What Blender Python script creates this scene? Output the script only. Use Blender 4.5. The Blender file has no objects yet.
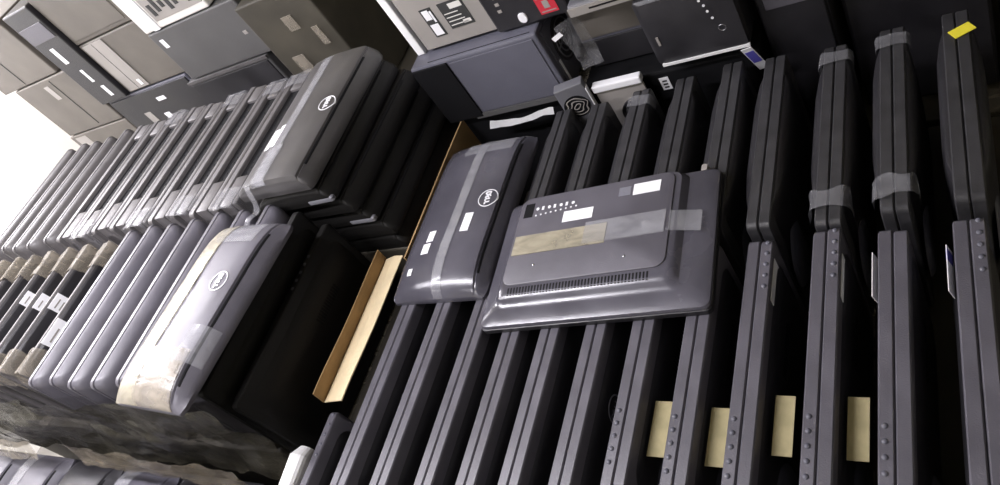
import bpy, bmesh, math, random
from mathutils import Vector, Matrix, noise
random.seed(7)
C = bpy.context.scene.collection
PI = math.pi

# ------------------------------------------------------------------ materials
def new_mat(name):
    m = bpy.data.materials.new(name); m.use_nodes = True
    return m, m.node_tree, m.node_tree.nodes['Principled BSDF']

def plain(name, col, rough=0.5, metal=0.0, bump=0.0, bscale=200.0, vary=0.0, vscale=6.0, coat=0.0, spec=0.5, rvary=0.0):
    m, nt, p = new_mat(name)
    p.inputs['Base Color'].default_value = (*col, 1)
    p.inputs['Roughness'].default_value = rough
    p.inputs['Metallic'].default_value = metal
    p.inputs['Coat Weight'].default_value = coat
    p.inputs['Specular IOR Level'].default_value = spec
    tc = nt.nodes.new('ShaderNodeTexCoord')
    if bump:
        n = nt.nodes.new('ShaderNodeTexNoise'); n.inputs['Scale'].default_value = bscale
        b = nt.nodes.new('ShaderNodeBump'); b.inputs['Strength'].default_value = bump; b.inputs['Distance'].default_value = 0.002
        nt.links.new(tc.outputs['Object'], n.inputs['Vector'])
        nt.links.new(n.outputs['Fac'], b.inputs['Height']); nt.links.new(b.outputs['Normal'], p.inputs['Normal'])
    if vary or rvary:
        n = nt.nodes.new('ShaderNodeTexNoise'); n.inputs['Scale'].default_value = vscale; n.inputs['Detail'].default_value = 6
        nt.links.new(tc.outputs['Object'], n.inputs['Vector'])
        if vary:
            r = nt.nodes.new('ShaderNodeMapRange')
            r.inputs['From Min'].default_value = 0.3; r.inputs['From Max'].default_value = 0.7
            r.inputs['To Min'].default_value = 1 - vary; r.inputs['To Max'].default_value = 1 + vary
            nt.links.new(n.outputs['Fac'], r.inputs['Value'])
            v = nt.nodes.new('ShaderNodeVectorMath'); v.operation = 'SCALE'
            v.inputs[0].default_value = col
            nt.links.new(r.outputs['Result'], v.inputs['Scale'])
            nt.links.new(v.outputs['Vector'], p.inputs['Base Color'])
        if rvary:
            r2 = nt.nodes.new('ShaderNodeMapRange')
            r2.inputs['From Min'].default_value = 0.3; r2.inputs['From Max'].default_value = 0.7
            r2.inputs['To Min'].default_value = max(0.05, rough - rvary); r2.inputs['To Max'].default_value = min(1, rough + rvary)
            nt.links.new(n.outputs['Fac'], r2.inputs['Value'])
            nt.links.new(r2.outputs['Result'], p.inputs['Roughness'])
    return m

def film_mat(name, col, alpha, rough=0.25, scale=14.0, bump=0.5):
    m, nt, p = new_mat(name)
    p.inputs['Base Color'].default_value = (*col, 1)
    p.inputs['Roughness'].default_value = rough
    p.inputs['Specular IOR Level'].default_value = 0.7
    tc = nt.nodes.new('ShaderNodeTexCoord')
    mp = nt.nodes.new('ShaderNodeMapping'); mp.inputs['Scale'].default_value = (1.0, 2.2, 1.0)
    n = nt.nodes.new('ShaderNodeTexNoise'); n.inputs['Scale'].default_value = scale; n.inputs['Detail'].default_value = 3
    n.inputs['Distortion'].default_value = 0.8
    b = nt.nodes.new('ShaderNodeBump'); b.inputs['Strength'].default_value = bump; b.inputs['Distance'].default_value = 0.006
    r = nt.nodes.new('ShaderNodeMapRange')
    r.inputs['From Min'].default_value = 0.35; r.inputs['From Max'].default_value = 0.68
    r.inputs['To Min'].default_value = alpha * 0.7; r.inputs['To Max'].default_value = min(0.97, alpha * 1.3)
    nt.links.new(tc.outputs['Object'], mp.inputs['Vector']); nt.links.new(mp.outputs['Vector'], n.inputs['Vector'])
    nt.links.new(n.outputs['Fac'], b.inputs['Height']); nt.links.new(b.outputs['Normal'], p.inputs['Normal'])
    nt.links.new(n.outputs['Fac'], r.inputs['Value']); nt.links.new(r.outputs['Result'], p.inputs['Alpha'])
    return m

M = dict(
    pile=plain('shaded_black_plastic', (0.008, 0.0075, 0.007), 0.5, bump=0.2, bscale=400, spec=.25),  # black plastic with the shade between the stacks darkened into its colour
    black=plain('black_plastic', (0.020, 0.019, 0.022), 0.40, bump=0.25, bscale=420, vary=0.25, vscale=9, rvary=0.08),
    grey=plain('grey_plastic', (0.098, 0.093, 0.110), 0.42, bump=0.2, bscale=420, vary=0.2, vscale=8, rvary=0.08),
    darkgrey=plain('dark_grey_plastic', (0.055, 0.052, 0.052), 0.4, bump=0.2, bscale=420, vary=0.25, vscale=8),
    satin=plain('satin_plastic', (0.075, 0.072, 0.088), 0.22, bump=0.12, bscale=500, vary=0.2, vscale=7, rvary=0.06),
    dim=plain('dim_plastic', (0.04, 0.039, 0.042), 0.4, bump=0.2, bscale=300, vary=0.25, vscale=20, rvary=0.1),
    hazed=plain('hazed_plastic', (0.085, 0.079, 0.08), 0.5, bump=0.3, bscale=240, vary=0.22, vscale=12, rvary=0.1),  # greyer than the black plastic: glare and milky film put into the colour
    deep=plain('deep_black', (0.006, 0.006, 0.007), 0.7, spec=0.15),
    screen=plain('screen_glass', (0.012, 0.012, 0.016), 0.12, coat=0.4),
    white=plain('white_paper', (0.85, 0.85, 0.87), 0.6),
    cream=plain('cream_paper', (0.46, 0.40, 0.22), 0.7, vary=0.15, vscale=30),
    ink=plain('ink', (0.03, 0.03, 0.03), 0.7),
    logo=plain('logo_white', (0.82, 0.82, 0.85), 0.35),
    logogrey=plain('logo_grey', (0.26, 0.26, 0.30), 0.3),
    dot=plain('screw_metal', (0.45, 0.45, 0.48), 0.25, metal=0.9),
    steel=plain('case_steel', (0.20, 0.20, 0.22), 0.4, metal=0.3, vary=0.1),
    casegrey=plain('case_neutral_grey', (0.085, 0.083, 0.083), 0.5, vary=0.12, vscale=5, bump=0.15),
    case=plain('case_dark_grey', (0.10, 0.10, 0.125), 0.45, vary=0.15, vscale=5, bump=0.15),
    casebrown=plain('case_taupe', (0.115, 0.103, 0.088), 0.55, vary=0.15, vscale=5, bump=0.15),
    caselight=plain('case_light', (0.30, 0.28, 0.26), 0.5, vary=0.1),
    whitecase=plain('case_white', (0.72, 0.70, 0.66), 0.45),
    olive=plain('carton_olive', (0.16, 0.145, 0.085), 0.75, vary=0.15, vscale=4),
    darkcarton=plain('carton_dark', (0.050, 0.044, 0.032), 0.6, vary=0.3, vscale=6),
    card=plain('cardboard', (0.33, 0.21, 0.095), 0.8, vary=0.18, vscale=14, bump=0.3, bscale=60),  # kraft darkened to carry the shade on the upright panel
    cardlit=plain('cardboard_lit', (0.80, 0.66, 0.42), 0.75, vary=0.1, vscale=14),  # same cardboard, paled to carry the strong light on the flap
    foam=plain('white_foam', (0.8, 0.8, 0.8), 0.7, bump=0.4, bscale=80),
    red=plain('red_sticker', (0.55, 0.03, 0.05), 0.4),
    yellow=plain('yellow_tape', (0.85, 0.75, 0.05), 0.5),
    blue=plain('blue_print', (0.10, 0.09, 0.45), 0.5),
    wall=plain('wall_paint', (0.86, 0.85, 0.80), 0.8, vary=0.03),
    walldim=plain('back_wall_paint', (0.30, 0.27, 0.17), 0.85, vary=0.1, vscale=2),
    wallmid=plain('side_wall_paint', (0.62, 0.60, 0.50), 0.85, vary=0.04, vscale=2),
    floor=plain('floor_concrete', (0.18, 0.17, 0.15), 0.7, vary=0.2, vscale=3),
    film=film_mat('clear_film', (0.50, 0.50, 0.53), 0.24, rough=.18),
    filmtan=film_mat('tan_film', (0.36, 0.32, 0.26), 0.45, rough=0.28),
    tan=film_mat('tan_tape', (0.42, 0.38, 0.28), 0.62, rough=0.35, scale=14, bump=0.4),
    brownfilm2=film_mat('brown_tape', (0.26, 0.22, 0.165), 0.6, rough=0.25, scale=9, bump=.6),
    brownfilm=film_mat('brown_film', (0.055, 0.05, 0.036), 0.92, rough=0.25, scale=9, bump=.6),
)
# lamp
lm, lnt, lp = new_mat('lamp_tube')
lp.inputs['Emission Color'].default_value = (0.95, 0.96, 1.0, 1); lp.inputs['Emission Strength'].default_value = 8
M['lamp'] = lm

# ------------------------------------------------------------------ mesh helpers
def link(name, me, mat, parent=None, smooth=False, loc=(0, 0, 0), rot=None):
    if isinstance(me, bmesh.types.BMesh):
        bm = me; bmesh.ops.recalc_face_normals(bm, faces=bm.faces)
        me = bpy.data.meshes.new(name); bm.to_mesh(me); bm.free()
    me.materials.clear()
    for mm in (mat if isinstance(mat, (list, tuple)) else [mat]): me.materials.append(M[mm])
    if smooth:
        for p in me.polygons: p.use_smooth = True
        try: me.set_sharp_from_angle(angle=math.radians(35))
        except Exception: pass
    o = bpy.data.objects.new(name, me); C.objects.link(o)
    o.location = loc
    if rot: o.rotation_euler = rot
    if parent: o.parent = parent
    return o

def thing(name, label, cat, loc=(0, 0, 0), rotz=0, group=None):
    o = bpy.data.objects.new(name, None); C.objects.link(o); o.empty_display_size = 0.05
    o.location = loc; o.rotation_euler = (0, 0, rotz); o['label'] = label; o['category'] = cat
    if group: o['group'] = group
    return o

def tag(o, label, cat, group=None):
    o['label'] = label; o['category'] = cat
    if group: o['group'] = group
    return o

def copy_tree(o, parent=None):
    c = o.copy(); C.objects.link(c); c.parent = parent
    for ch in list(o.children): copy_tree(ch, c)
    return c

def box(bm, x0, x1, y0, y1, z0, z1, bev=0.0, seg=2, mi=0):
    vs = [bm.verts.new((x, y, z)) for x in (x0, x1) for y in (y0, y1) for z in (z0, z1)]
    idx = [(0, 1, 3, 2), (4, 6, 7, 5), (0, 4, 5, 1), (2, 3, 7, 6), (0, 2, 6, 4), (1, 5, 7, 3)]
    fs = [bm.faces.new([vs[i] for i in f]) for f in idx]
    for f in fs: f.material_index = mi
    if bev:
        es = list({e for f in fs for e in f.edges})
        r = bmesh.ops.bevel(bm, geom=es, offset=bev, segments=seg, affect='EDGES', profile=0.5)
        for f in r['faces']: f.material_index = mi
    return bm

def B(*a, **k):
    return box(bmesh.new(), *a, **k)

def rrect(u0, u1, v0, v1, r, n=4):
    r = min(r, (u1 - u0) / 2 - 1e-4, (v1 - v0) / 2 - 1e-4)
    pts = []
    for cu, cv, a0 in ((u1 - r, v1 - r, 0), (u0 + r, v1 - r, 90), (u0 + r, v0 + r, 180), (u1 - r, v0 + r, 270)):
        for i in range(n + 1):
            a = math.radians(a0 + 90 * i / n); pts.append((cu + r * math.cos(a), cv + r * math.sin(a)))
    return pts

def loft(bm, secs, axis):
    """secs: (t, u0,u1,v0,v1,r); axis 'x': (u,v)=(y,z); 'z': (u,v)=(x,y); 'y': (u,v)=(x,z)"""
    rings = []
    for t, u0, u1, v0, v1, r in secs:
        ring = []
        for u, v in rrect(u0, u1, v0, v1, r):
            co = {'x': (t, u, v), 'z': (u, v, t), 'y': (u, t, v)}[axis]
            ring.append(bm.verts.new(co))
        rings.append(ring)
    n = len(rings[0])
    for a, b in zip(rings, rings[1:]):
        for i in range(n): bm.faces.new((a[i], a[(i + 1) % n], b[(i + 1) % n], b[i]))
    bm.faces.new(rings[0]); bm.faces.new(rings[-1])
    return bm

def disc(bm, c, r, h, axis='z', n=20, r2=None):
    rot = {'z': Matrix.Identity(4), 'x': Matrix.Rotation(PI / 2, 4, 'Y'), 'y': Matrix.Rotation(-PI / 2, 4, 'X')}[axis]
    bmesh.ops.create_cone(bm, cap_ends=True, segments=n, radius1=r, radius2=r if r2 is None else r2, depth=h,
                          matrix=Matrix.Translation(c) @ rot)
    return bm

def dome(bm, c, r, squash=0.6):
    bmesh.ops.create_uvsphere(bm, u_segments=12, v_segments=7, radius=r, matrix=Matrix.Translation(c) @ Matrix.Diagonal((1, 1, squash, 1)))
    return bm

def torus(bm, R, r, f, n=36, k=6):
    """ring lying in local uv, mapped by f(u,v,h)->co"""
    vs = []
    for i in range(n):
        a = 2 * PI * i / n
        vs.append([bm.verts.new(f((R + r * math.cos(2 * PI * j / k)) * math.cos(a), (R + r * math.cos(2 * PI * j / k)) * math.sin(a), r * 0.5 * math.sin(2 * PI * j / k))) for j in range(k)])
    for i in range(n):
        for j in range(k):
            bm.faces.new((vs[i][j], vs[(i + 1) % n][j], vs[(i + 1) % n][(j + 1) % k], vs[i][(j + 1) % k]))
    return bm

# letters of the emblem as strokes in a unit grid: list of quads (u0,v0,u1,v1)
def stroke(bm, p, q, w, f):
    d = (Vector(q) - Vector(p)).normalized(); nrm = Vector((-d.y, d.x)) * w / 2
    a = [Vector(p) + nrm, Vector(p) - nrm, Vector(q) - nrm, Vector(q) + nrm]
    lo = [bm.verts.new(f(v.x, v.y, 0)) for v in a]; hi = [bm.verts.new(f(v.x, v.y, 0.0006)) for v in a]
    bm.faces.new(lo); bm.faces.new(hi)
    for i in range(4): bm.faces.new((lo[i], lo[(i + 1) % 4], hi[(i + 1) % 4], hi[i]))

def word_dell(bm, size, f, w=None):
    """D, slanted E, L, L across 'size' width"""
    h = size * 0.34; w = w or size * 0.055; x = -size / 2; cw = size * 0.215; g = size * 0.045
    def S(p, q): stroke(bm, p, q, w, f)
    S((x, -h / 2), (x, h / 2)); S((x, h / 2), (x + cw * .6, h / 2)); S((x, -h / 2), (x + cw * .6, -h / 2))
    S((x + cw * .6, h / 2), (x + cw, h * .2)); S((x + cw, h * .2), (x + cw, -h * .2)); S((x + cw, -h * .2), (x + cw * .6, -h / 2))
    x += cw + g * 1.6
    a = math.radians(32); R = lambda u, v: (x + cw * .5 + u * math.cos(a) - v * math.sin(a), u * math.sin(a) + v * math.cos(a))
    for v in (-h / 2, 0, h / 2): S(R(-cw * .45, v), R(cw * .45, v))
    S(R(-cw * .45, -h / 2), R(-cw * .45, h / 2))
    x += cw + g * 1.6
    for k in range(2):
        S((x, -h / 2), (x, h / 2)); S((x, -h / 2), (x + cw * .8, -h / 2)); x += cw + g
    return bm

def patch(f, u0, u1, v0, v1, nu=10, nv=10, off=0.0012, wob=0.0, seed=0):
    """thin sheet laid on a surface f(u,v)->z, with thickness"""
    bm = bmesh.new(); top = []; bot = []
    for i in range(nu + 1):
        rt = []; rb = []
        for j in range(nv + 1):
            u = u0 + (u1 - u0) * i / nu; v = v0 + (v1 - v0) * j / nv
            z = f(u, v); k = wob * (0.5 + 0.5 * noise.noise(Vector((u * 60 + seed, v * 60, 0))))
            rt.append(bm.verts.new((u, v, z + off + k))); rb.append(bm.verts.new((u, v, z + off * 0.2)))
        top.append(rt); bot.append(rb)
    for i in range(nu):
        for j in range(nv):
            bm.faces.new((top[i][j], top[i + 1][j], top[i + 1][j + 1], top[i][j + 1]))
            bm.faces.new((bot[i][j], bot[i][j + 1], bot[i + 1][j + 1], bot[i + 1][j]))
    for i in range(nu):
        for j in (0, nv): bm.faces.new((top[i][j], top[i + 1][j], bot[i + 1][j], bot[i][j]))
    for j in range(nv):
        for i in (0, nu): bm.faces.new((top[i][j], top[i][j + 1], bot[i][j + 1], bot[i][j]))
    return bm

# ------------------------------------------------------------------ room
def struct(name, bm, m):
    o = link(name, bm, m); o['kind'] = 'structure'; return o
struct('floor', B(-5.2, 2.6, -2.2, 3.4, -0.1, 0), 'floor')
struct('ceiling', B(-5.2, 2.6, -2.2, 3.4, 3.2, 3.3), 'wallmid')
struct('wall_left', B(-5.3, -5.2, -2.2, 3.4, 0, 3.2), 'wall')
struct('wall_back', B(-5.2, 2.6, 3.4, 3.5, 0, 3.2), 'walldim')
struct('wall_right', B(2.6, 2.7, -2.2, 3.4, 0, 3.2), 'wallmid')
struct('wall_front', B(-5.2, 2.6, -2.3, -2.2, 0, 3.2), 'wallmid')

# ------------------------------------------------------------------ monitors standing on edge
H = 0.32
PAIRT = 0.0225
def buttons(root, x, y0, dy, n, mat='case'):
    for i in range(n):
        link('button', dome(bmesh.new(), (x, y0 + dy * i, H), 0.0048), mat, root, True)

def face_logo(root, x, y, z, R, mat):
    f = lambda u, v, h: (x + h + 0.0006, y + u, z + v)
    bm = torus(bmesh.new(), R, R * 0.07, f); word_dell(bm, R * 1.5, f)
    return link('logo', bm, mat, root)

def slim(L, body='black', btn=None, logo=None, label=None, flip=False, mount=True, vent=True, bulge=False, rim='grey', ctop=.030):
    """thin monitor on its long edge; front at x=0 facing -x, back bulges to +x"""
    r = bpy.data.objects.new('flat_monitor', None); C.objects.link(r); r.empty_display_size = 0.05
    h = L / 2
    link('bezel', loft(bmesh.new(), [(0, -h + .003, h - .003, .003, H - .003, .010), (.0025, -h, h, 0, H, .013),
         (.020, -h, h, 0, H, .013), (PAIRT, -h + .003, h - .003, .003, H - .003, .012)], 'x'), rim, r, True)
    link('screen', B(-.0004, .002, -h + .018, h - .018, .02, H - .02), 'screen', r)
    if bulge:
        secs = [(.021, -h + .03, h - .03, .02, H - .004, .03), (.030, -h + .06, h - .06, .03, H - .006, .04),
         (.036, -h + .10, h - .10, .05, H - .012, .05), (.0385, -h + .12, h - .12, .07, H - .04, .05), (.039, -h + .13, h - .13, .08, H - .06, .05)]
    else:
        secs = [(.021, -h + .02, h - .02, .02, H - ctop, .03), (.026, -h + .03, h - .03, .03, H - ctop * 1.2, .04), (.030, -h + .05, h - .05, .05, H - ctop * 1.6, .05), (.031, -h + .06, h - .06, .07, H - ctop * 2, .05)]
    link('back_cover', loft(bmesh.new(), secs, 'x'), body, r, True)
    if mount:
        bm = disc(bmesh.new(), (.034, -h * .72, .14), .075, .006, 'x', 28, .066)
        link('stand_mount', bm, 'case', r, True)
    if vent:
        bm = bmesh.new()
        for i in range(14): box(bm, .030, .0318, .02 + i * .008, .024 + i * .008, H - .115, H - .09)
        link('vent', bm, 'deep', r)
    if btn is not None:
        buttons(r, .013, btn, -.024, 5)
    if logo is not None: face_logo(r, .0385 if bulge else .031, logo, H - .085, .027, 'logogrey')
    if label is not None:
        y, z, w, hh, m = label
        lb = link('label', B(.028, .0318, y - w / 2, y + w / 2, z - hh / 2, z + hh / 2), m, r)
        bm = bmesh.new(); xx = .0318
        for k in range(4): box(bm, xx, xx + .0004, y - w * .35, y + w * (.1 + .25 * random.random()), z + hh * (.28 - .17 * k), z + hh * (.28 - .17 * k) + hh * .05)
        link('print', bm, 'caselight', lb)
    return r

def slotted(L):
    r = bpy.data.objects.new('thick_monitor', None); C.objects.link(r); r.empty_display_size = 0.05
    h = L / 2
    link('bezel', loft(bmesh.new(), [(0, -h + .003, h - .003, .003, H - .003, .010), (.003, -h, h, 0, H, .015), (.024, -h, h, 0, H, .015), (.027, -h + .004, h - .004, .004, H - .004, .012)], 'x'), 'hazed', r, True)
    link('screen', B(-.0004, .002, -h + .018, h - .018, .02, H - .02), 'screen', r)
    bm = bmesh.new()
    box(bm, .026, .090, -h + .012, h - .012, .004, H - .040, bev=.003)
    box(bm, .076, .099, -h + .016, h - .016, .010, H - .004, bev=.007)
    box(bm, .0262, .080, -h + .012, -h * .56, .02, H - .003, bev=.005); box(bm, .0262, .080, h * .70, h - .012, .02, H - .003, bev=.005)
    link('housing', bm, 'hazed', r, True)
    bm = B(.0265, .0758, -h * .56, h * .70, H - .045, H - .012); rr = random.Random(3); nf = len(bm.faces)
    for k in range(16): dome(bm, (rr.uniform(.040, .066), -h * .50 + h * 1.12 * k / 15, H - .012), .0030)
    bm.faces.ensure_lookup_table()
    for f in bm.faces[nf:]: f.material_index = 1
    link('vent', bm, ('deep', 'case'), r)
    return r

def fat(L, body='grey', logo=None, label=None, Hh=H):
    r = bpy.data.objects.new('domed_monitor', None); C.objects.link(r); r.empty_display_size = 0.05
    h = L / 2
    link('bezel', loft(bmesh.new(), [(0, -h + .004, h - .004, .004, Hh - .004, .014), (.004, -h, h, 0, Hh, .018), (.016, -h, h, 0, Hh, .018), (.018, -h + .003, h - .003, .003, Hh - .003, .018)], 'x'), body, r, True)
    link('screen', B(-.0008, .002, -h + .018, h - .018, .02, Hh - .02), 'screen', r)
    link('back_cover', loft(bmesh.new(), [(.0175, -h + .002, h - .002, .002, Hh - .002, .02), (.030, -h + .004, h - .004, .004, Hh - .003, .025), (.042, -h + .011, h - .011, .01, Hh - .009, .03),
         (.052, -h + .024, h - .024, .02, Hh - .02, .035), (.059, -h + .045, h - .045, .04, Hh - .04, .04), (.063, -h + .08, h - .08, .07, Hh - .075, .04), (.064, -h + .11, h - .11, .1, Hh - .11, .04)], 'x'), body, r, True)
    if logo is not None: face_logo(r, .0600, logo, Hh - .052, .022, 'logo')
    if label is not None:
        y, z, w, hh = label
        link('label', B(.05, .0635, y - w / 2, y + w / 2, z - hh / 2, z + hh / 2), 'white', r)
    return r

def band(x0, x1, y0, y1, ztop, drop, mat, seed=0, wob=.006, name='tape_band', parent=None, ny=9):
    """strip of clear tape folded over the tops of a pair"""
    path = [(x0, ztop - drop), (x0, ztop - drop * .5), (x0, ztop - .004), (x0 + .004, ztop), ((x0 + x1) / 2, ztop + .001), (x1 - .004, ztop), (x1, ztop - .004), (x1, ztop - drop * .5), (x1, ztop - drop)]
    P = []
    for a, b in zip(path, path[1:]):
        for t in (0, .34, .67): P.append((a[0] + (b[0] - a[0]) * t, a[1] + (b[1] - a[1]) * t))
    P.append(path[-1]); cx = (x0 + x1) / 2
    bm = bmesh.new(); g = []
    for (x, z) in P:
        row = []
        for j in range(ny + 1):
            y = y0 + (y1 - y0) * j / ny
            k = wob * (.5 + .5 * noise.noise(Vector((x * 24 + seed, y * 26, z * 24))))
            e = wob * noise.noise(Vector((x * 30 + seed, j * 9.0, z * 30)))*1.2 if j in (0, ny) else 0
            sx = 1 if x > cx else -1
            up = 1 if z > ztop - .006 else 0
            row.append(bm.verts.new((x + (0 if up else sx * k), y + e, z + (k if up else 0) + .0015)))
        g.append(row)
    for i in range(len(g) - 1):
        for j in range(ny): bm.faces.new((g[i][j], g[i + 1][j], g[i + 1][j + 1], g[i][j + 1]))
    bmesh.ops.solidify(bm, geom=bm.faces[:], thickness=.0004)
    return link(name, bm, mat, parent, True)

ORD = ['first', 'second', 'third', 'fourth', 'fifth', 'sixth', 'seventh', 'eighth', 'ninth', 'tenth', 'eleventh', 'twelfth', 'thirteenth', 'fourteenth', 'fifteenth']

# prototypes
P_PLAIN = slim(.51)
P_BTN_NEAR = slim(.51, btn=.205)                 # turned round: buttons at its near end
P_LOGO = slim(.57, logo=-.02)
P_LONG = slim(.57)
P_LABEL = P_PLAIN
P_LABEL_FAR = slim(.51, btn=.245)
P_BTN_FAR = slim(.51, btn=.245)
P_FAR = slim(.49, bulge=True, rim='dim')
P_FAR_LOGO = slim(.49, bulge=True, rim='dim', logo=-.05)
used = set()
def use(proto, name=None):
    if proto.name in used: o = copy_tree(proto)
    else: used.add(proto.name); o = proto
    if name: o.name = name
    return o

def put(o, x, y, z, flip, label, group, tilt=0.0):
    o.location = (x, y, z); o.rotation_euler = (0, tilt, PI if flip else 0)
    o['label'] = label; o['category'] = 'monitor'; o['group'] = group
    return o

ZR = 0.88; YN = .632; YF = 1.16
near_x = [-1.21, -1.10, -.985, -.885, -.79, -.685, -.585, -.48, -.38, -.265, -.16, -.05]
n = len(near_x)
for i, x in enumerate(near_x):
    k = n - 1 - i
    nm = 'at the right edge' if k == 0 else '%s from the right edge' % ORD[k]
    left_btn = i in (6, 7, 8, 9, 10)
    YN = .594 if i < 6 else .632
    if i in (0, 2, 3, 5): pr, tx = P_LOGO, 'faint ring emblem on back'
    elif i in (6, 7): pr, tx = P_LABEL, 'cream card wedged beside it'
    elif i in (8, 9): pr, tx = P_LABEL_FAR, 'cream card wedged beside it'
    elif i == 11: pr, tx = P_BTN_FAR, 'round buttons at top'
    else: pr, tx = (P_LONG if i < 6 else P_PLAIN), 'bare back'
    yj = .010 * math.sin(i * 2.3) * (.4 if i < 6 else 1)
    put(use(pr), x + .0006, YN + yj, ZR, False, 'right monitor of the near-row pair %s, %s' % (nm, tx), 'monitors standing in pairs, near right row')
    put(use(P_BTN_NEAR if left_btn else P_LONG if i < 6 else P_PLAIN), x - .0006, YN + yj * .6, ZR, True, 'left monitor of the near-row pair %s%s' % (nm, ', buttons near its lower end' if left_btn else ''), 'monitors standing in pairs, near right row')
far_x = [-.93, -.825, -.712, -.60, -.487, -.39, -.265, -.157, -.045]
for i, x in enumerate(far_x):
    k = len(far_x) - 1 - i
    nm = 'at the right edge' if k == 0 else '%s from the right edge' % ORD[k]
    yj = .012 * math.sin(i * 1.7 + 1) - (.032 if i < 2 else 0)
    a = put(use(P_FAR_LOGO if i in (0, 1, 2) else P_FAR), x + .0006, YF + yj, ZR, False, 'right monitor of the far-row pair %s, back curving toward the gap' % nm, 'monitors standing in pairs, far right row')
    put(use(P_FAR), x - .0006, YF + yj, ZR, True, 'left monitor of the far-row pair %s, pressed against its partner' % nm, 'monitors standing in pairs, far right row')
    if i in (2, 6, 7):
        band(-.030, .030, .18, .215, H, .03, 'film', i * 3.1, .006, 'tape_band', a)
    if i in (6, 7):
        band(-.032, .030, -.215, -.17, H, .035, 'film', i * 5.7, .012, 'tape_band', a)
# things taped to the pairs
def small(name, bm, mat, label, cat, loc=(0, 0, 0), rot=None, group=None):
    return tag(link(name, bm, mat, None, False, loc, rot), label, cat, group)

# ------------------------------------------------------------------ all-in-one units lying flat, backs up
AL, AW = .50, .29
PROF = [(a_ * .965, b_) for a_, b_ in [(-.145, 0), (-.145, .012), (-.140, .022), (-.128, .034), (-.10, .046), (-.05, .053), (.0, .056), (.06, .055), (.108, .052), (.116, .049), (.1185, .043), (.1215, .0435), (.128, .036), (.138, .022), (.145, .010), (.145, 0)]]
def prof_z(x):
    for (a, za), (b, zb) in zip(PROF[1:], PROF[2:]):
        if a <= x <= b and b > a: return za + (zb - za) * (x - a) / (b - a)
    return 0
FLAT = [False]
def end_k(y):
    if FLAT[0]:
        t = AL / 2 - abs(y)
        return .72 + .25 * min(1, t / .006) if t < .006 else .97 + .03 * min(1, (t - .006) / .03)
    t = (AL / 2 - abs(y))
    pts = [(0, .22), (.006, .42), (.018, .62), (.035, .78), (.06, .90), (.09, .97), (.13, 1)]
    if t >= .13: return 1
    for (a, ka), (b, kb) in zip(pts, pts[1:]):
        if a <= t <= b: return ka + (kb - ka) * (t - a) / (b - a)
    return pts[0][1]
def aio_z(x, y): return max(.0, prof_z(x) * end_k(y))
def aio_body():
    bm = bmesh.new(); rings = []
    ys = [-.25, -.248, -.243, -.232, -.215, -.19, -.16, -.12, -.06, 0, .06, .12, .16, .19, .215, .232, .243, .248, .25]
    for y in ys:
        t = AL / 2 - abs(y); ins = max(0, .012 - t) * .8
        ring = []
        for x, z in PROF:
            xx = max(-.140 + ins, min(.140 - ins, x)); ring.append(bm.verts.new((xx, y, z * end_k(y) if z > .012 else z * min(1, .5 + end_k(y)))))
        rings.append(ring)
    m = len(PROF)
    for a, b in zip(rings, rings[1:]):
        for i in range(m): bm.faces.new((a[i], a[(i + 1) % m], b[(i + 1) % m], b[i]))
    bm.faces.new(rings[0]); bm.faces.new(rings[-1])
    return bm
def surf_logo(parent, x, y, R, mat, ang):
    ca, sa = math.cos(ang), math.sin(ang)
    def f(u, v, h):
        X = x + u * ca - v * sa; Y = y + u * sa + v * ca
        return (X, Y, aio_z(X, Y) + .0012 + h)
    bm = torus(bmesh.new(), R, R * .055, f)
    lg = link('logo', bm, mat, parent)
    link('letters', word_dell(bmesh.new(), R * 1.45, f, R * .17), mat, lg)
    return lg
def aio(label, loc, rotz, body='satin', group=None, feat=True, logo=(.07, .02), labels=(), tapes=(), slot=False, flat=False, glint=False):
    FLAT[0] = flat
    r = thing('all_in_one_computer', label, 'computer', loc, rotz, group)
    link('back_cover', aio_body(), body, r, True)
    link('screen', B(-.125, .125, -.235, .235, -.0006, .002), 'screen', r)
    link('seam', patch(lambda u, v: aio_z(u, v), .1165, .1205, -.2, .2, 2, 24, .0014), 'deep', r)
    if logo: surf_logo(r, logo[0], logo[1], .026, 'logo', -PI / 2 + .12)
    for (x0, x1, y0, y1) in labels:
        link('label', patch(aio_z, x0, x1, y0, y1, 4, 6, .0014), 'white', r)
    for i, (x0, x1, y0, y1, m) in enumerate(tapes):
        link('tape', patch(aio_z, x0, x1, y0, y1, 8, 40, .0024, .0022, i * 7 + loc[0]), m, r, True)
    if glint: link('corner_glint', loft(bmesh.new(), [(.004, .05, .139, -.2515, -.235, .006), (.014, .05, .139, -.2515, -.235, .006), (.018, .056, .136, -.249, -.238, .006)], 'z'), 'foam' if glint == 2 else 'steel', r, True)  # steel lip stands in for the glint along the near corner
    if slot: link('slot', patch(aio_z, .096, .101, -.20, -.155, 1, 4, .0016), 'deep', r)
    return r

ZT = ZR + H          # 1.20 tops of the right rows
aio('grey domed computer lying on the near right row, left of the wide monitor', (-1.114, 1.035, ZT + .001), 0, 'satin',
    labels=[(.036, .060, -.085, -.03), (-.062, -.040, -.104, -.072), (-.066, -.042, -.14, -.110), (-.092, -.078, -.195, -.177)],
    tapes=[(-.005, .022, -.249, .249, 'film'), (-.05, .10, .18, .225, 'film')], logo=(.086, .012))

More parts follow.
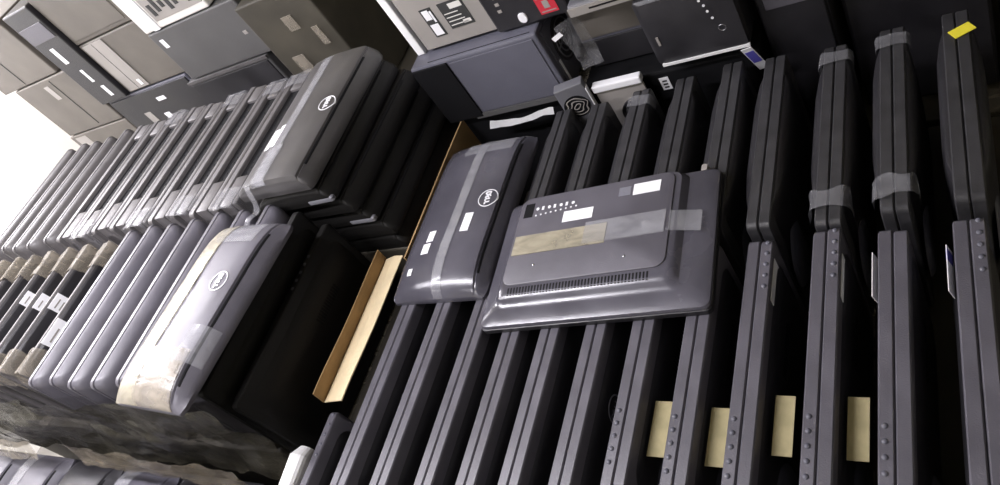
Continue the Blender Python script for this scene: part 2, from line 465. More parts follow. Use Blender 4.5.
# ------------------------------------------------------------------ wide monitor lying face down
def wide():
    cx, cy, a = -.710, .878, math.radians(3.0)
    r = thing('wide_monitor', 'large dark monitor lying face down across the right rows, tan tape on back', 'monitor', (cx, cy, ZT + .0015), a)
    W, D = .252, .170
    link('bezel', loft(bmesh.new(), [(0, -W, W, -D, D, .012), (.012, -W, W, -D, D, .012), (.0135, -W + .003, W - .003, -D + .003, D - .003, .012), (.016, -W + .003, W - .003, -D + .003, D - .003, .012)], 'z'), 'black', r, True)
    link('screen', B(-W + .02, W - .02, -D + .02, D - .02, -.0007, .002), 'screen', r)
    link('back_cover', loft(bmesh.new(), [(.0155, -W + .001, W - .001, -D + .001, D - .001, .014), (.022, -W + .002, W - .002, -D + .003, D - .002, .016), (.026, -W + .008, W - .008, -D + .012, D - .004, .02),
         (.031, -W + .03, W - .045, -D + .035, D - .008, .02), (.033, -W + .035, W - .06, -D + .045, D - .010, .02), (.040, -W + .040, W - .066, -D + .052, D - .011, .02), (.0465, -W + .046, W - .072, -D + .062, D - .012, .022), (.048, -W + .055, W - .085, -D + .075, D - .016, .02)], 'z'), 'satin', r, True)
    pz = .0485
    p = link('back_panel', loft(bmesh.new(), [(.047, -W + .052, W - .085, -D + .085, D - .014, .022), (.0505, -W + .052, W - .085, -D + .085, D - .014, .022), (.0515, -W + .054, W - .087, -D + .087, D - .016, .02)], 'z'), 'grey', r, True)
    fl = lambda u, v: .0515
    link('label', patch(fl, -.082, -.010, .066, .096, 2, 2, .001), 'white', r)
    link('label', patch(fl, .078, .138, .108, .138, 2, 2, .001), 'white', r)
    link('port_recess', patch(fl, -.188, -.165, .098, .138, 2, 2, .0006), 'deep', r)
    bm = bmesh.new()
    for i in range(9):
        disc(bm, (-.155 + i * .0125, .100 + .001 * i, .052), .0024, .001, 'z', 8)
        if i < 7:
            if i % 2: box(bm, -.158 + i * .0150, -.152 + i * .0150, .114, .124, .0515, .0526)
            else: disc(bm, (-.154 + i * .0150, .119, .052), .0042, .001, 'z', 10)
    link('port_icons', bm, 'logo', r)
    bm = bmesh.new()
    for i in range(8): box(bm, .045, .072, .112 + i * .003, .1135 + i * .003, .0515, .0523)
    link('fine_print', bm, 'logogrey', r)
    link('tape', patch(fl, -.193, .03, -.008, .044, 30, 10, .0016, .0008, 3), 'tan', r, True)
    link('tape', patch(fl, -.02, .158, -.004, .052, 30, 12, .0022, .003, 9), 'film', r, True)
    def side(u, v):  # right shoulder surface
        return .0485 if u < W - .085 else .0485 - (u - (W - .085)) * .24
    link('tape', patch(side, .160, .226, .0, .05, 12, 8, .002, .002, 15), 'film', r, True)
    bm = bmesh.new()
    for i in range(44):
        x = -.182 + i * .0073
        vs = [bm.verts.new(c) for c in ((x, -D + .078, .0486), (x + .0038, -D + .078, .0486), (x + .0038, -D + .060, .0462), (x, -D + .060, .0462),
                                        (x, -D + .078, .0476), (x + .0038, -D + .078, .0476), (x + .0038, -D + .060, .0452), (x, -D + .060, .0452))]
        for fidx in ((0, 1, 2, 3), (7, 6, 5, 4), (0, 4, 5, 1), (1, 5, 6, 2), (2, 6, 7, 3), (3, 7, 4, 0)): bm.faces.new([vs[q] for q in fidx])
    link('vent_slots', bm, 'deep', r)
    for (x, y) in ((-.13, -.04), (.08, -.05), (-.03, .04)):
        link('screw', dome(bmesh.new(), (x, y, .0515), .003), 'dot', r, True)
    for q in r.children:
        pass
    return r
wide()

# ------------------------------------------------------------------ left stacks
ZL = 1.13
# near-left: four domed monitors plus three under the lying computer
fx = [-2.25, -2.14, -2.03, -1.92, -1.81, -1.70, -1.59]
names = ['leftmost of the domed ones', 'second domed from left', 'third domed from left', 'next to the taped computer']
F0 = fat(.54); F1 = fat(.54, logo=.06)
for i, x in enumerate(fx):
    p = F1 if i in (3, 4) else F0
    o = use(p)
    t = ('grey domed monitor on edge, near left stack, %s' % names[i]) if i < 4 else 'grey domed monitor standing under the taped computer, %s of three' % ('left', 'middle', 'right')[i - 4]
    put(o, x, .70 + .006 * math.sin(i * 2), ZL, False, t, 'domed monitors standing in the near left stack')
lb = link('label', B(.0, .001, -.022, .022, -.035, .035), 'white', o.parent)
bpy.data.objects.remove(lb)
# labelled slim monitors further left
SL0 = slim(.47, 'black', mount=False, rim='hazed', ctop=.008)
SLL = [slim(.47, 'black', label=(y, z, w, h, 'white'), mount=False, rim='hazed', ctop=.008) for (y, z, w, h) in ((-.095, .268, .085, .10), (.02, .270, .055, .085), (.03, .272, .055, .075), (.05, .272, .05, .075))]
sx = [-2.36, -2.49, -2.61, -2.73, -2.85, -2.97, -3.09]
st = ['big white label', 'small white label', 'small white label', 'narrow white label', 'no label', 'no label', 'no label']
for i, x in enumerate(sx):
    p = {0: SLL[0], 1: SLL[1], 2: SLL[2], 3: SLL[3]}.get(i, SL0)
    o = put(use(p), x + .067, .70, ZL + .001, False, 'dusty slim monitor, %s one left of the domed monitors, %s' % (ORD[i], st[i]), 'slim labelled monitors in the near left stack', math.radians(-11))
    if True:
        band(-.006, .052, .13, .225, H, .10, 'filmtan', i * 4.4, .008, 'plastic_wrap', o)
    if i < 5: band(-.006, .054, -.236, -.16, H, .10, 'filmtan', i * 2.9 + 1, .008, 'plastic_wrap', o)

# far-left stack
U0 = slotted(.57); U1 = fat(.57, 'hazed')
ux = [-3.30, -3.19, -3.08, -2.97, -2.855, -2.745, -2.63, -2.515, -2.40, -2.29, -2.175, -2.065, -1.955, -1.845]
for i, x in enumerate(ux):
    k = len(ux) - 1 - i
    o = put(use(U1 if i < 5 else U0), x, 1.265 + .008 * math.sin(i * 1.9), ZL, False,
            'dusty monitor in the far left stack, %s from its right end' % ORD[k], 'monitors standing in the far left stack')
    if i in (6, 9, 11, 13): band(-.002, .098, -.289, -.215, H, .07, 'film', i * 3.3, .005, 'plastic_wrap', o)
    if i in (7, 10, 12, 13): band(-.002, .098, .21, .27, H, .06, 'film', i * 2.3, .006, 'plastic_wrap', o)

# computers lying on top / stacked flat
aio('grey domed computer lying on the near left stack, tan tape and white labels on it', (-1.568, .622, ZL + H + .002), math.radians(-4), 'grey',
    labels=[(-.115, -.075, -.165, -.05)], tapes=[(-.135, -.03, -.249, .249, 'tan'), (-.04, .11, -.249, -.12, 'filmtan'), (-.13, .09, .17, .248, 'film'), (.07, .135, -.15, -.06, 'film')], logo=(.062, .055), slot=True)
zz = 1.172
cols = [(-1.455, 1.245), (-1.46, 1.245), (-1.485, 1.245), (-1.50, 1.238), (-1.53, 1.225)]
lab = ['lowest', 'second from below', 'third from below', 'fourth from below', 'highest black one']
for i, (x, y) in enumerate(cols):
    aio('black domed computer in the dark flat pile beside the cardboard, %s' % lab[i], (x, y, zz), random.uniform(-.02, .02), 'pile', 'computers piled flat beside the cardboard', logo=None, flat=True, glint=i in (2, 4))
    zz += .0568
aio('grey computer with twin white labels on top of the far left stack', (-1.548, 1.225, zz + .001), 0, 'darkgrey',
    labels=[(-.092, -.072, -.115, -.04), (-.066, -.048, -.11, -.03)], tapes=[(-.045, -.01, -.249, .249, 'film'), (-.06, .0, -.249, -.12, 'film')], logo=(.086, .015), flat=True)
print('ztop', zz)
# lower slim monitors at the right flank of the near left stack
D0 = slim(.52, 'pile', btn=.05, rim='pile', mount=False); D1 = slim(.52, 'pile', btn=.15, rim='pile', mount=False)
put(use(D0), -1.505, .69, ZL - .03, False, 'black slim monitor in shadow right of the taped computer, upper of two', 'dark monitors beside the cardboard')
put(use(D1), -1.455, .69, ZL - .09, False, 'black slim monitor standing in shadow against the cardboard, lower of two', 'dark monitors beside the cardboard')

# cardboard between the stacks
r = thing('cardboard_sheet', 'folded brown cardboard sheet wedged between left and right stacks, flap coloured as lit', 'cardboard', (0, 0, 0))
def sheet(pts, y0, y1, th, mat, name, wave=.004):
    bm = bmesh.new(); N = 26; rows = []
    for j in range(N + 1):
        y = y0 + (y1 - y0) * j / N
        rows.append([bm.verts.new((x + wave * noise.noise(Vector((y * 5, k * 3.3, 1))), y, z + wave * noise.noise(Vector((y * 6, k * 2.1, 7))))) for k, (x, z) in enumerate(pts)])
    for a, b in zip(rows, rows[1:]):
        for i in range(len(pts) - 1): bm.faces.new((a[i], a[i + 1], b[i + 1], b[i]))
    bmesh.ops.recalc_face_normals(bm, faces=bm.faces)
    bmesh.ops.solidify(bm, geom=bm.faces[:], thickness=th)
    return link(name, bm, mat, r)
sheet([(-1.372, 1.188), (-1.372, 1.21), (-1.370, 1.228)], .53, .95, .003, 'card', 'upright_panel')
sheet([(-1.366, 1.190), (-1.33, 1.198), (-1.300, 1.200)], .53, .945, .003, 'cardlit', 'flap')
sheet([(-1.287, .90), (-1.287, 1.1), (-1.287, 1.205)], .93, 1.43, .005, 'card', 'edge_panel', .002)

# ------------------------------------------------------------------ supports under the rows
def carton(name, x0, x1, y0, y1, z0, z1, label, mat='darkcarton', group='cartons under the monitor rows'):
    t = thing(name, label, 'carton', ((x0 + x1) / 2, (y0 + y1) / 2, z0), 0, group)
    a, b, h = (x1 - x0) / 2, (y1 - y0) / 2, z1 - z0
    link('body', B(-a, a, -b, b, 0, h, bev=.006), mat, t)
    link('packing_tape', B(-.03, .03, -b - .001, b + .001, h - .12, h + .0004), 'filmtan', t)
    return t
carton('support_carton', -1.24, -.62, .33, 1.42, 0, .879, 'large carton under the left half of the right rows')
carton('support_carton', -.60, .06, .36, 1.42, 0, .879, 'large carton under the right half of the right rows')
carton('support_carton', -3.20, -2.30, .44, .96, 0, ZL - .001, 'large carton under the slim labelled monitors')
carton('support_carton', -2.28, -1.52, .42, .98, 0, ZL - .001, 'large carton under the domed monitors')
carton('support_carton', -1.517, -1.395, .42, .95, 0, ZL - .091, 'narrow carton under the two dark monitors in shadow')
carton('support_carton', -3.34, -2.50, .985, 1.56, 0, ZL - .001, 'large carton under the left half of the far left stack')
carton('support_carton', -2.49, -1.72, .985, 1.56, 0, ZL - .001, 'large carton under the right half of the far left stack')
carton('support_carton', -1.70, -1.31, .992, 1.43, 0, 1.171, 'tall carton under the pile of flat computers')

# ------------------------------------------------------------------ near front-left pile
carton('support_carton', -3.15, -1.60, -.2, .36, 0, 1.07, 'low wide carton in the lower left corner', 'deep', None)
for k, (x, y, rz, m) in enumerate(((-2.95, .10, .03, 'grey'), (-2.655, .105, .0, 'grey'), (-2.36, .10, -.01, 'black'), (-2.07, .095, .0, 'satin'), (-1.78, .09, -.02, 'black'))):
    aio('computer lying flat in the lower left corner pile, %s of five from the left' % ORD[k], (x, y, 1.072), rz, m, 'computers lying at the lower left corner', tapes=[(-.1, -.02, -.1, .249, 'film')] if k in (1, 3) else (), logo=None)

# crumpled plastic over the near faces of the left stack
def wrap(name, fn, nu, nv, mat, label, amp=.02, seed=0, cat='plastic wrap', group=None):
    bm = bmesh.new(); g = []
    for i in range(nu + 1):
        row = []
        for j in range(nv + 1):
            p = Vector(fn(i / nu, j / nv)); q = p * 9 + Vector((seed, seed, seed))
            d = Vector((noise.noise(q), noise.noise(q + Vector((9, 2, 5))), noise.noise(q + Vector((3, 8, 1))))) * amp
            d += Vector((0, noise.noise(p * 32 + Vector((seed, 0, 0))), noise.noise(p * 30))) * amp * .4
            row.append(bm.verts.new(p + d))
        g.append(row)
    for i in range(nu):
        for j in range(nv): bm.faces.new((g[i][j], g[i + 1][j], g[i + 1][j + 1], g[i][j + 1]))
    bmesh.ops.solidify(bm, geom=bm.faces[:], thickness=.0006)
    return tag(link(name, bm, mat, None, True), label, cat, group)
wrap('plastic_wrap', lambda u, v: (-3.15 + 1.74 * u, .392 - .010 * math.sin(v * 7 + u * 14) - .012 * v, 1.42 - .33 * v), 90, 34, 'brownfilm', 'brown crumpled wrap hanging over the near ends of the left stack', .018, 3)
wrap('plastic_wrap', lambda u, v: (-2.2 + .70 * u, .325 - .015 * v, 1.30 - .09 * v - .05 * u), 50, 12, 'brownfilm2', 'tan shiny tape band across the brown wrap', .012, 11)
wrap('plastic_wrap', lambda u, v: (-2.9 + .4 * u, .335 - .03 * v, 1.25 - .06 * v), 40, 14, 'filmtan', 'tan crumpled film above the computers in the lower left corner', .012, 17)

wrap('tape_strand', lambda u, v: (-1.625 + .035 * math.sin(3 * v) + .022 * u, .985 - .11 * v, 1.515 - .045 * v + .012 * math.sin(9 * v) - .03 * v * v), 5, 30, 'film', 'clear twisted tape hanging off the near edge of the upper computer', .010, 31, 'tape')
# foam block near the bottom between stacks
carton('support_carton', -1.45, -1.25, .0, .41, 0, .879, 'narrow carton under the white foam block at the bottom edge', 'darkcarton', None)
for k, (x, y) in enumerate(((-.535, .515), (-.431, .505), (-.326, .53), (-.216, .53))):
    small('paper_card', B(-.0155, .0155, -.052, .052, 0, .0015), 'cream', 'cream card wedged low in the gap right of the %s near-row pair from the right' % ORD[5 - k], 'card', (x, y, 1.160), (0, .06, 0), 'cream cards in the gaps')
small('foam_block', loft(bmesh.new(), [(-.07, -.016, .016, 0, .32, .01), (-.05, -.022, .022, 0, .335, .02), (.03, -.024, .024, 0, .34, .02), (.055, -.018, .018, 0, .325, .02)], 'y'), 'foam',
      'white rounded foam block at the bottom edge between the stacks', 'foam', (-1.358, .36, .88))
put(use(P_BTN_FAR), -1.322, .25, ZR, False, 'single monitor end with screws beside the white foam block at the bottom', 'monitors standing in pairs, near right row')

# ------------------------------------------------------------------ desktop towers behind the right rows
def tower(label, x0, x1, y0, y1, z0, z1, mat='case', name='desktop_tower', group=None, bev=.006):
    t = thing(name, label, 'computer', ((x0 + x1) / 2, (y0 + y1) / 2, z0), 0, group)
    a, b, h = (x1 - x0) / 2, (y1 - y0) / 2, z1 - z0
    link('case_body', B(-a, a, -b, b, 0, h, bev=bev), mat, t, False)
    return t, a, b, h
# lower tower
t, a, b, h = tower('dark grey desktop tower lying behind the right rows, fan vent on its right side', -1.325, -.915, 1.425, 1.85, 1.20, 1.415, 'case')
link('side_panel', B(-a + .13, a - .015, -b - .003, -b, .02, h - .012, bev=.001), 'case', t)
link('front_bezel', B(-a + .004, -a + .125, -b - .006, -b, .006, h - .006, bev=.003), 'deep', t)
link('top_seam', B(-a + .06, a - .02, -b + .012, -b + .014, h, h + .0008), 'deep', t)
gr = link('rear_plate', B(a, a + .003, -b + .02, b - .02, .015, h - .015), 'case', t)
bm = bmesh.new(); disc(bm, (a + .004, -b + .10, h * .55), .062, .004, 'x', 28)
link('fan_shroud', bm, 'black', t)
bm = bmesh.new()
for q in range(3):
    torus(bm, .02 + q * .016, .0025, lambda u, v, hh: (a + .008 + hh, -b + .10 + u, h * .55 + v))
for q in range(4): box(bm, a + .0065, a + .009, -b + .1 - .055, -b + .1 + .055, h * .55 - .002, h * .55 + .002) if q == 0 else None
link('fan_grille', bm, 'steel', t)
link('label', B(a + .003, a + .004, -b + .025, -b + .035, .03, .1), 'white', t)
link('foot_strip', B(-a + .1, a - .01, -b - .0045, -b, .0, .016), 'casegrey', t)
# upper tower
t, a, b, h = tower('grey desktop tower with two spec stickers and a black front, above the vented tower', -1.285, -.82, 1.49, 1.90, 1.417, 1.63, 'case')
link('side_panel', B(-a + .012, .02, -b - .012, -b, .008, h, bev=.003), 'caselight', t)
link('front_bezel', B(.022, a + .002, -b - .028, -b, .004, h + .002, bev=.006), 'black', t)
s = link('spec_sticker', B(-.165, -.128, -b - .0135, -b - .012, .040, .130), 'ink', t)
bm = bmesh.new(); box(bm, -.160, -.134, -b - .0142, -b - .0135, .045, .08); box(bm, -.16, -.14, -b - .0142, -b - .0135, .095, .125); box(bm, -.138, -.132, -b - .0142, -b - .0135, .085, .12)
link('print', bm, 'white', s)
s = link('spec_sticker', B(-.105, -.03, -b - .0135, -b - .012, .05, .13), 'ink', t)
bm = bmesh.new()
for k in range(4): box(bm, -.10, -.045 - .004 * k, -b - .0142, -b - .0135, .059 + k * .012, .0615 + k * .012)
box(bm, -.06, -.036, -b - .0142, -b - .0135, .057, .067); box(bm, -.075, -.036, -b - .0142, -b - .0135, .107, .123)
link('print', bm, 'whitecase', s)
bm = torus(bmesh.new(), .013, .0025, lambda u, v, hh: (-.005 + u, -b - .013 - hh, .135 + v)); 
link('badge', bm, 'dot', t)
link('power_button', loft(bmesh.new(), [(-b - .032, .098, .120, .015, .042, .011), (-b - .028, .097, .121, .014, .043, .011)], 'y'), 'white', t, True)
s = link('sticker', B(.160, .210, -b - .0295, -b - .028, .02, .072), 'red', t)
bm = bmesh.new(); box(bm, .165, .205, -b - .0302, -b - .0295, .025, .028); box(bm, .165, .205, -b - .0302, -b - .0295, .064, .067); box(bm, .177, .193, -b - .0302, -b - .0295, .035, .057)
link('print', bm, 'caselight', s)
bm = bmesh.new()
for k in range(4): box(bm, .055 + k * .003, .066 + k * .003, -b - .0295, -b - .028, .06 + .02 * k, .068 + .02 * k)
link('port_row', bm, 'caselight', t)
# white panel edge standing left of it
small('foam_slab', B(-.013, .013, -.004, .35, 0, .30, bev=.003), 'foam', 'white foam slab standing left of the stickered tower', 'foam', (-1.303, 1.485, 1.4165))
# crumpled white foam strip under lower tower
wrap('foam_sheet', lambda u, v: (-1.19 + .21 * u, 1.397 + .015 * v, 1.174 + .012 * v), 40, 6, 'foam', 'white crumpled foam strip under the vented tower', .012, 5, 'foam')
# power supply unit
t = thing('power_supply', 'small silver power supply with round black fan grille beside the vented tower', 'power supply', (-.895, 1.405, 1.105), math.radians(12))
link('housing', B(-.042, .038, -.02, .012, 0, .155, bev=.003), 'steel', t)
bm = bmesh.new(); disc(bm, (-.003, -.0205, .090), .035, .002, 'y', 26); link('fan_opening', bm, 'deep', t)
bm = bmesh.new()
for q in range(3): torus(bm, .008 + q * .010, .0016, lambda u, v, hh: (-.002 + u + .004 * math.sin(v * 200), -.0225 + hh, .090 + v), 26, 5)
link('fan_grille', bm, 'caselight', t)
link('edge_strip', B(.0385, .041, -.02, .0, 0, .133), 'white', t)
# grey monitor stand with white top edge
t = thing('monitor_stand', 'grey curved monitor stand with a white upper edge behind the far right row', 'monitor stand', (-.775, 1.412, .88), 0)
link('plate', loft(bmesh.new(), [(0, -.068, .062, 0, .34, .01), (.006, -.068, .062, 0, .34, .01), (.012, -.06, .055, .004, .335, .01)], 'y'), 'caselight', t, True)
link('top_edge', B(-.070, .064, -.008, .016, .325, .347, bev=.004), 'white', t)
bm = bmesh.new(); disc(bm, (.02, -.004, .235), .045, .008, 'y', 28); link('hinge_cover', bm, 'black', t, True)
# black tower with indicator lights
t, a, b, h = tower('black desktop case with small lights and a silver lower edge', -.655, -.435, 1.425, 1.80, 1.235, 1.42, 'black')
link('front_bezel', loft(bmesh.new(), [(-b - .012, -a + .012, a - .004, .006, h - .006, .008), (-b - .004, -a, a, 0, h, .008), (-b, -a, a, 0, h, .008)], 'y'), 'black', t, True)
link('silver_edge', B(-a + .01, a - .002, -b - .015, -b - .008, -.001, .006), 'foam', t)
for k, (xx, zz2) in enumerate(((.038, .150), (.044, .135), (.047, .118), (.052, .098))):
    link('indicator', disc(bmesh.new(), (xx, -b - .0125, zz2), .0032, .002, 'y', 10), 'logo', t)
bm = torus(bmesh.new(), .008, .0012, lambda u, v, hh: (.064 + u, -b - .0125 + hh, .066 + v)); link('power_ring', bm, 'dot', t)
link('latch', B(-.088, -.082, -b - .014, -b - .012, .06, .085), 'caselight', t)
# silver slim case above
t, a, b, h = tower('slim silver edged case lying above the black case', -.808, -.40, 1.43, 1.85, 1.4225, 1.455, 'steel')
link('front_strip', B(-a, a, -b - .003, -b, .004, h - .006), 'caselight', t)
link('disc_slot', B(-.15, .02, -b - .004, -b - .003, .014, .018), 'deep', t)
# dark grey box left of black
t, a, b, h = tower('dark grey computer case between the power supply and the black case', -.87, -.675, 1.52, 1.85, 1.20, 1.42, 'case')
link('front_panel', B(-a + .006, a - .01, -b - .004, -b, .095, h - .01, bev=.002), 'casebrown', t)
link('lower_bezel', B(-a + .004, a - .004, -b - .006, -b, .006, .088, bev=.002), 'black', t)
wrap('plastic_wrap', lambda u, v: (-.845 + .05 * u, 1.41 + .03 * u, 1.42 - .14 * v), 10, 24, 'film', 'clear torn film hanging beside the tower with the red sticker', .02, 23)
small('paper_tag', B(-.015, .015, 0, .001, -.006, .006), 'white', 'small white tag on the torn film right of the red sticker', 'tag', (-.835, 1.375, 1.42), (0, -.4, 0))
# dark cases to the right
prev = -.42
for k, (x0, x1, y0, z1, tx) in enumerate(((-.415, -.27, 1.47, 1.37, 'nearest the black case'), (-.255, .02, 1.52, 1.42, 'in the middle of the dark ones'), (.035, .35, 1.50, 1.50, 'at the top right corner'))):
    t, a, b, h = tower('black case in deep shadow behind the far row, %s' % tx, x0, x1, y0, y0 + .4, .88, z1, 'black', 'desktop_tower', 'dark cases behind the right row')
    link('front_bezel', B(-a + .006, a - .006, -b - .008, -b, .01, h - .01, bev=.003), 'black', t)
    link('drive_cover', B(-a + .02, a - .02, -b - .010, -b - .008, h - .09, h - .05, bev=.001), 'grey', t)
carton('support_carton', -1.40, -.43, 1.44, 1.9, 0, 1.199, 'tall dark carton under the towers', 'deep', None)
carton('support_carton', -.42, .40, 1.44, 1.95, 0, .879, 'dark carton under the shadowed black cases', 'darkcarton', None)
tag_small = [
    ('blue_card', B(-.012, .012, 0, .0015, -.05, .05), 'white', 'white and blue card tucked behind the far right row', 'card', (-.435, 1.405, 1.20), (.35, -.15, 0)),
    ('paper_label', B(-.012, .012, 0, .0012, -.02, .02), 'white', 'small barcode label stuck behind the ends of the far row, by the stand', 'label', (-.672, 1.4385, 1.160), (0, 0, 0)),
    ('yellow_tape', B(-.02, .02, -.013, .013, 0, .0015), 'yellow', 'short yellow tape piece on the rightmost far pair', 'tape', (-.035, 1.345, ZT + .002), (0, 0, .5)),
    ('cable_clip', loft(bmesh.new(), [(0, -.009, .009, -.014, .014, .006), (.02, -.006, .006, -.010, .010, .005)], 'z'), 'caselight', 'small pale plug standing behind the wide flat monitor', 'plug', (-.505, 1.068, ZT + .002), None),
]
for a_ in tag_small: small(*a_)
o = bpy.data.objects['blue_card']; link('print', B(-.010, .010, -.0006, 0, -.015, .035), 'blue', o)
o = bpy.data.objects['paper_label']; bm = bmesh.new()
for k in range(3): box(bm, -.006, .006, -.0005, 0, -.014 + k * .010, -.009 + k * .010)
link('print', bm, 'ink', o)
for (x, y, z, tx, bl) in ((-.357, .80, 1.165, 'on the fourth pair from the right', 0), (-.242, .80, 1.165, 'on the third pair from the right', 0), (-.192, .80, 1.17, 'on the left side of the second pair from the right', 0), (-.082, .80, 1.175, 'with a purple end, on the rightmost pair', 1)):
    o = small('paper_label', B(0, .0012, -.045, .045, -.012 if z > 1.166 else -.028, .012 if z > 1.166 else .022), 'white' if bl else 'foam', 'narrow pale paper label %s' % tx, 'label', (x, y, z), (0, -.25 if z > 1.166 else 0, 0))
    if bl: link('print', B(-.0005, 0.0017, .016, .038, -.0115, .0115), 'blue', o)

# ------------------------------------------------------------------ upper-left wall of cases and cartons (front plane about y = 1.9)
Y0 = 1.90
def ucase(label, x0, x1, z0, z1, mat, y0=Y0, dy=.38, kind='tower'):
    t, a, b, h = tower(label, x0, x1, y0, y0 + dy, z0, z1, mat, 'desktop_tower', 'cases stacked in the upper left')
    return t, a, b, h
# bottom supports
carton('support_carton', -3.98, -2.95, 1.9, 2.4, 0, 1.095, 'big taupe carton at the base of the upper left pile', 'casebrown', None)
carton('support_carton', -2.94, -1.72, 1.9, 2.4, 0, 1.095, 'big dark carton behind the far left stack', 'darkcarton', None)
t, a, b, h = ucase('taupe case with a dark round mark on its label, lowest at the left corner', -3.95, -3.42, 1.10, 1.305, 'casebrown')
s = link('label', B(-.23, -.13, -b - .0012, -b, .02, .19), 'caselight', t); link('mark', disc(bmesh.new(), (-.17, -b - .0016, .06), .03, .001, 'y', 20), 'ink', s)
link('grille', B(-.05, .2, -b - .003, -b, .05, .09), 'black', t)
t, a, b, h = ucase('dark case with white label slips under the light panelled case', -3.41, -2.80, 1.10, 1.41, 'case')
link('front_panel', B(-a + .01, a - .01, -b - .006, -b, .01, h - .01, bev=.003), 'black', t)
link('label', B(.02, .08, -b - .0075, -b - .006, .235, .255), 'white', t)
link('label', B(-.15, -.10, -b - .0075, -b - .006, .12, .20), 'caselight', t)
link('label', B(-.03, .01, -b - .0075, -b - .006, .14, .17), 'white', t)
t, a, b, h = ucase('taupe case with pale slot on its front, second from the bottom at the left', -3.93, -3.43, 1.31, 1.625, 'casebrown')
link('drive_slot', B(-.02, .02, -b - .002, -b, .20, .28), 'caselight', t); link('seam', B(.06, .065, -b - .002, -b, .02, .30), 'ink', t)
t, a, b, h = ucase('taupe case with a diagonal seam, topmost at the left edge', -4.02, -3.50, 1.63, 1.93, 'casebrown')
link('seam', B(-.03, -.025, -b - .002, -b, .01, .29), 'ink', t); link('latch', B(-.01, .03, -b - .003, -b, .20, .22), 'caselight', t)
t, a, b, h = ucase('narrow black tower with three white stickers in the upper left', -3.425, -3.215, 1.415, 1.93, 'black', 1.88)
for (x, z, w, hh) in ((-.02, .28, .03, .085), (.01, .155, .02, .07), (.03, .06, .025, .06)):
    link('sticker', B(x - w / 2, x + w / 2, -b - .0012, -b, z - hh / 2, z + hh / 2), 'white', t)
link('drive_bay', B(-.09, .09, -b - .003, -b, .36, .44, bev=.001), 'grey', t)
t, a, b, h = ucase('case with a light grey side panel and a dark brown face', -3.21, -2.75, 1.415, 1.69, 'casebrown')
link('side_panel', B(-a + .02, -a + .17, -b - .004, -b, .008, h - .008, bev=.001), 'caselight', t)
link('sticker', B(-a + .125, -a + .145, -b - .0055, -b - .004, .02, .05), 'white', t)
link('seam', B(-a + .09, -a + .092, -b - .0048, -b - .004, .01, h - .01), 'ink', t)
t, a, b, h = ucase('olive grey case resting on the light panelled case at the top edge', -3.21, -2.78, 1.695, 1.98, 'casebrown')
link('front_panel', B(-a + .02, a - .02, -b - .004, -b, .02, h - .02, bev=.001), 'casebrown', t)
t, a, b, h = ucase('dark grey case with one white sticker beneath the white case', -2.745, -2.205, 1.385, 1.625, 'casegrey', 1.87)
link('sticker', B(-.235, -.21, -b - .0012, -b, .165, .205), 'white', t)
link('side_panel', B(-.255, .255, -b - .0005, -b + .001, .01, h - .01), 'casegrey', t)
link('latch', B(.19, .21, -b - .003, -b, .10, .115), 'caselight', t)
t, a, b, h = ucase('low dark case under the dark grey case, film over its front', -2.79, -2.28, 1.10, 1.38, 'casegrey', 1.87)
link('front_panel', B(-a + .01, a - .01, -b - .005, -b, .01, h - .02, bev=.002), 'black', t)
link('edge_strip', B(-a, a, -b - .006, -b, h - .012, h), 'hazed', t)
t, a, b, h = ucase('white computer case with rear ports at the top edge', -2.742, -2.33, 1.63, 1.92, 'whitecase', 1.87)
link('port_plate', B(-.09, .20, -b - .002, -b, .03, .26), 'caselight', t)
bm = bmesh.new()
for k in range(7): box(bm, -.07 + k * .036, -.05 + k * .036, -b - .004, -b - .002, .05 + .01 * (k % 3), .10 + .03 * (k % 2))
link('port', bm, 'ink', t)
link('frame', B(-.14, -.10, -b - .006, -b, .0, .28, bev=.002), 'white', t)
# brown dark carton with tape patches
t, a, b, h = tower('dark brown box with crumpled tape patches above the far left stack', -2.195, -1.86, 1.83, 2.25, 1.10, 1.60, 'darkcarton', 'taped_box')
t['category'] = 'box'
for k, (x, z, w, hh) in enumerate(((.02, .38, .05, .06), (.10, .30, .03, .08), (-.07, .21, .06, .09))):
    bm = patch(lambda u, v: 0, x - w / 2, x + w / 2, z - hh / 2, z + hh / 2, 8, 8, .001, .006, k * 5)
    bmesh.ops.rotate(bm, verts=bm.verts, cent=(0, 0, 0), matrix=Matrix.Rotation(PI / 2, 3, 'X'))
    bmesh.ops.translate(bm, verts=bm.verts, vec=(0, -b - .001, 0))
    link('tape', bm, 'filmtan', t, True)
t, a, b, h = tower('olive carton leaning at the back with a yellow patch at the top edge', -2.32, -2.02, 2.30, 2.6, 1.10, 1.95, 'olive', 'tall_carton')
t['category'] = 'carton'; link('patch', B(-.12, .0, -b - .002, -b, .45, .62), 'cream', t)
t, a, b, h = tower('tall olive carton at the back behind the stickered tower', -1.98, -1.40, 2.5, 2.9, 0, 1.75, 'olive', 'tall_carton')
t['category'] = 'carton'; link('flap', B(-a, a, -b - .006, -b, h - .25, h), 'olive', t)

# remove prototypes that were not used
def drop(o):
    for c in list(o.children): drop(c)
    bpy.data.objects.remove(o)
for nm in [o.name for o in bpy.data.objects if o.type == 'EMPTY' and 'label' not in o and o.parent is None]:
    drop(bpy.data.objects[nm])

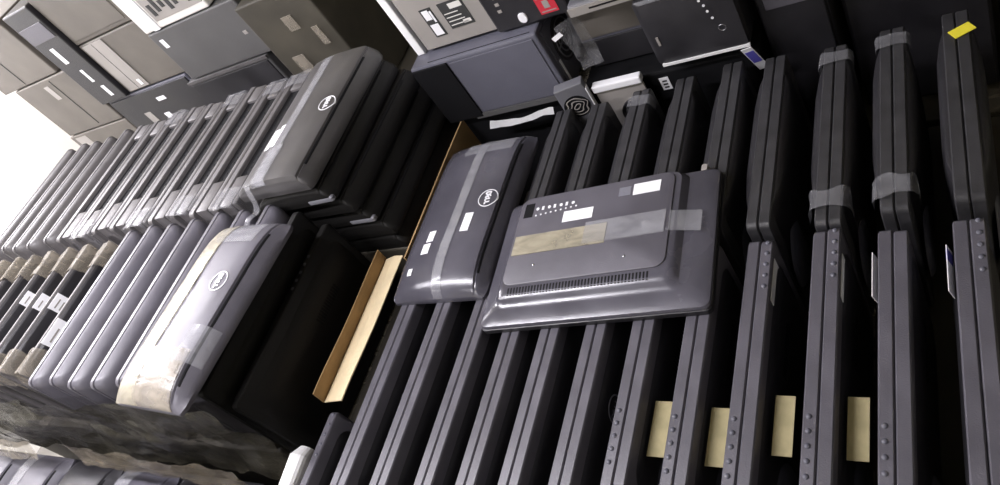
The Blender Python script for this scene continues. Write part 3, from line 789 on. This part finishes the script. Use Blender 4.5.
# ------------------------------------------------------------------ lights
def tube(x, y, z, length, power, label, rot=0, col=(.96, .93, 1), sz=.12):
    t = thing('ceiling_light', label, 'light', (x, y, z), rot, 'fluorescent ceiling lights')
    link('housing', B(-.09, .09, -length / 2, length / 2, 0, .0995, bev=.006), 'whitecase', t)
    bm = bmesh.new(); disc(bm, (0, 0, -.02), .018, length * .95, 'y', 16); link('tube', bm, 'lamp', t, True)
    L = bpy.data.lights.new('tube_glow', 'AREA'); L.shape = 'RECTANGLE'; L.size = sz; L.size_y = length * .95; L.energy = power; L.color = col
    lo = bpy.data.objects.new('tube_glow', L); C.objects.link(lo); lo.parent = t; lo.location = (0, 0, -.045)
tube(-2.2, .30, 3.1, 2.0, 88, 'long ceiling tube running across above the stacks', PI / 2)
tube(-4.7, 1.4, 3.1, 1.6, 215, 'added ceiling tube whitening the left wall')  # added lamp, overexposes the left wall and lifts the left stacks
tube(-1.7, -1.3, 3.1, 1.2, 30, 'added unseen tube behind the photographer, brightening the near rows', PI / 2)  # added fill lamp, lifts the near ends of the right rows

w = bpy.data.worlds.new('World'); bpy.context.scene.world = w; w.use_nodes = True
w.node_tree.nodes['Background'].inputs[0].default_value = (.9, .9, .8, 1); w.node_tree.nodes['Background'].inputs[1].default_value = .10

# ------------------------------------------------------------------ camera
cam = bpy.data.cameras.new('camera'); co = bpy.data.objects.new('camera', cam); C.objects.link(co)
cam.sensor_width = 36; cam.lens = 748 / 1000 * 36; cam.clip_start = .02
R = ((0.82313728, -0.09581944, -0.55969961), (0.26991243, -0.80116864, 0.53411243), (-0.49959213, -0.59071773, -0.63360892))
m4 = Matrix(((R[0][0], -R[0][1], -R[0][2], 0), (R[1][0], -R[1][1], -R[1][2], 0), (R[2][0], -R[2][1], -R[2][2], 2.325), (0, 0, 0, 1)))
co.matrix_world = m4
sc = bpy.context.scene; sc.camera = co
sc.view_settings.view_transform = 'Standard'; sc.view_settings.look = 'None'; sc.view_settings.exposure = 0.0; sc.view_settings.gamma = 1
sc.view_settings.use_curve_mapping = False
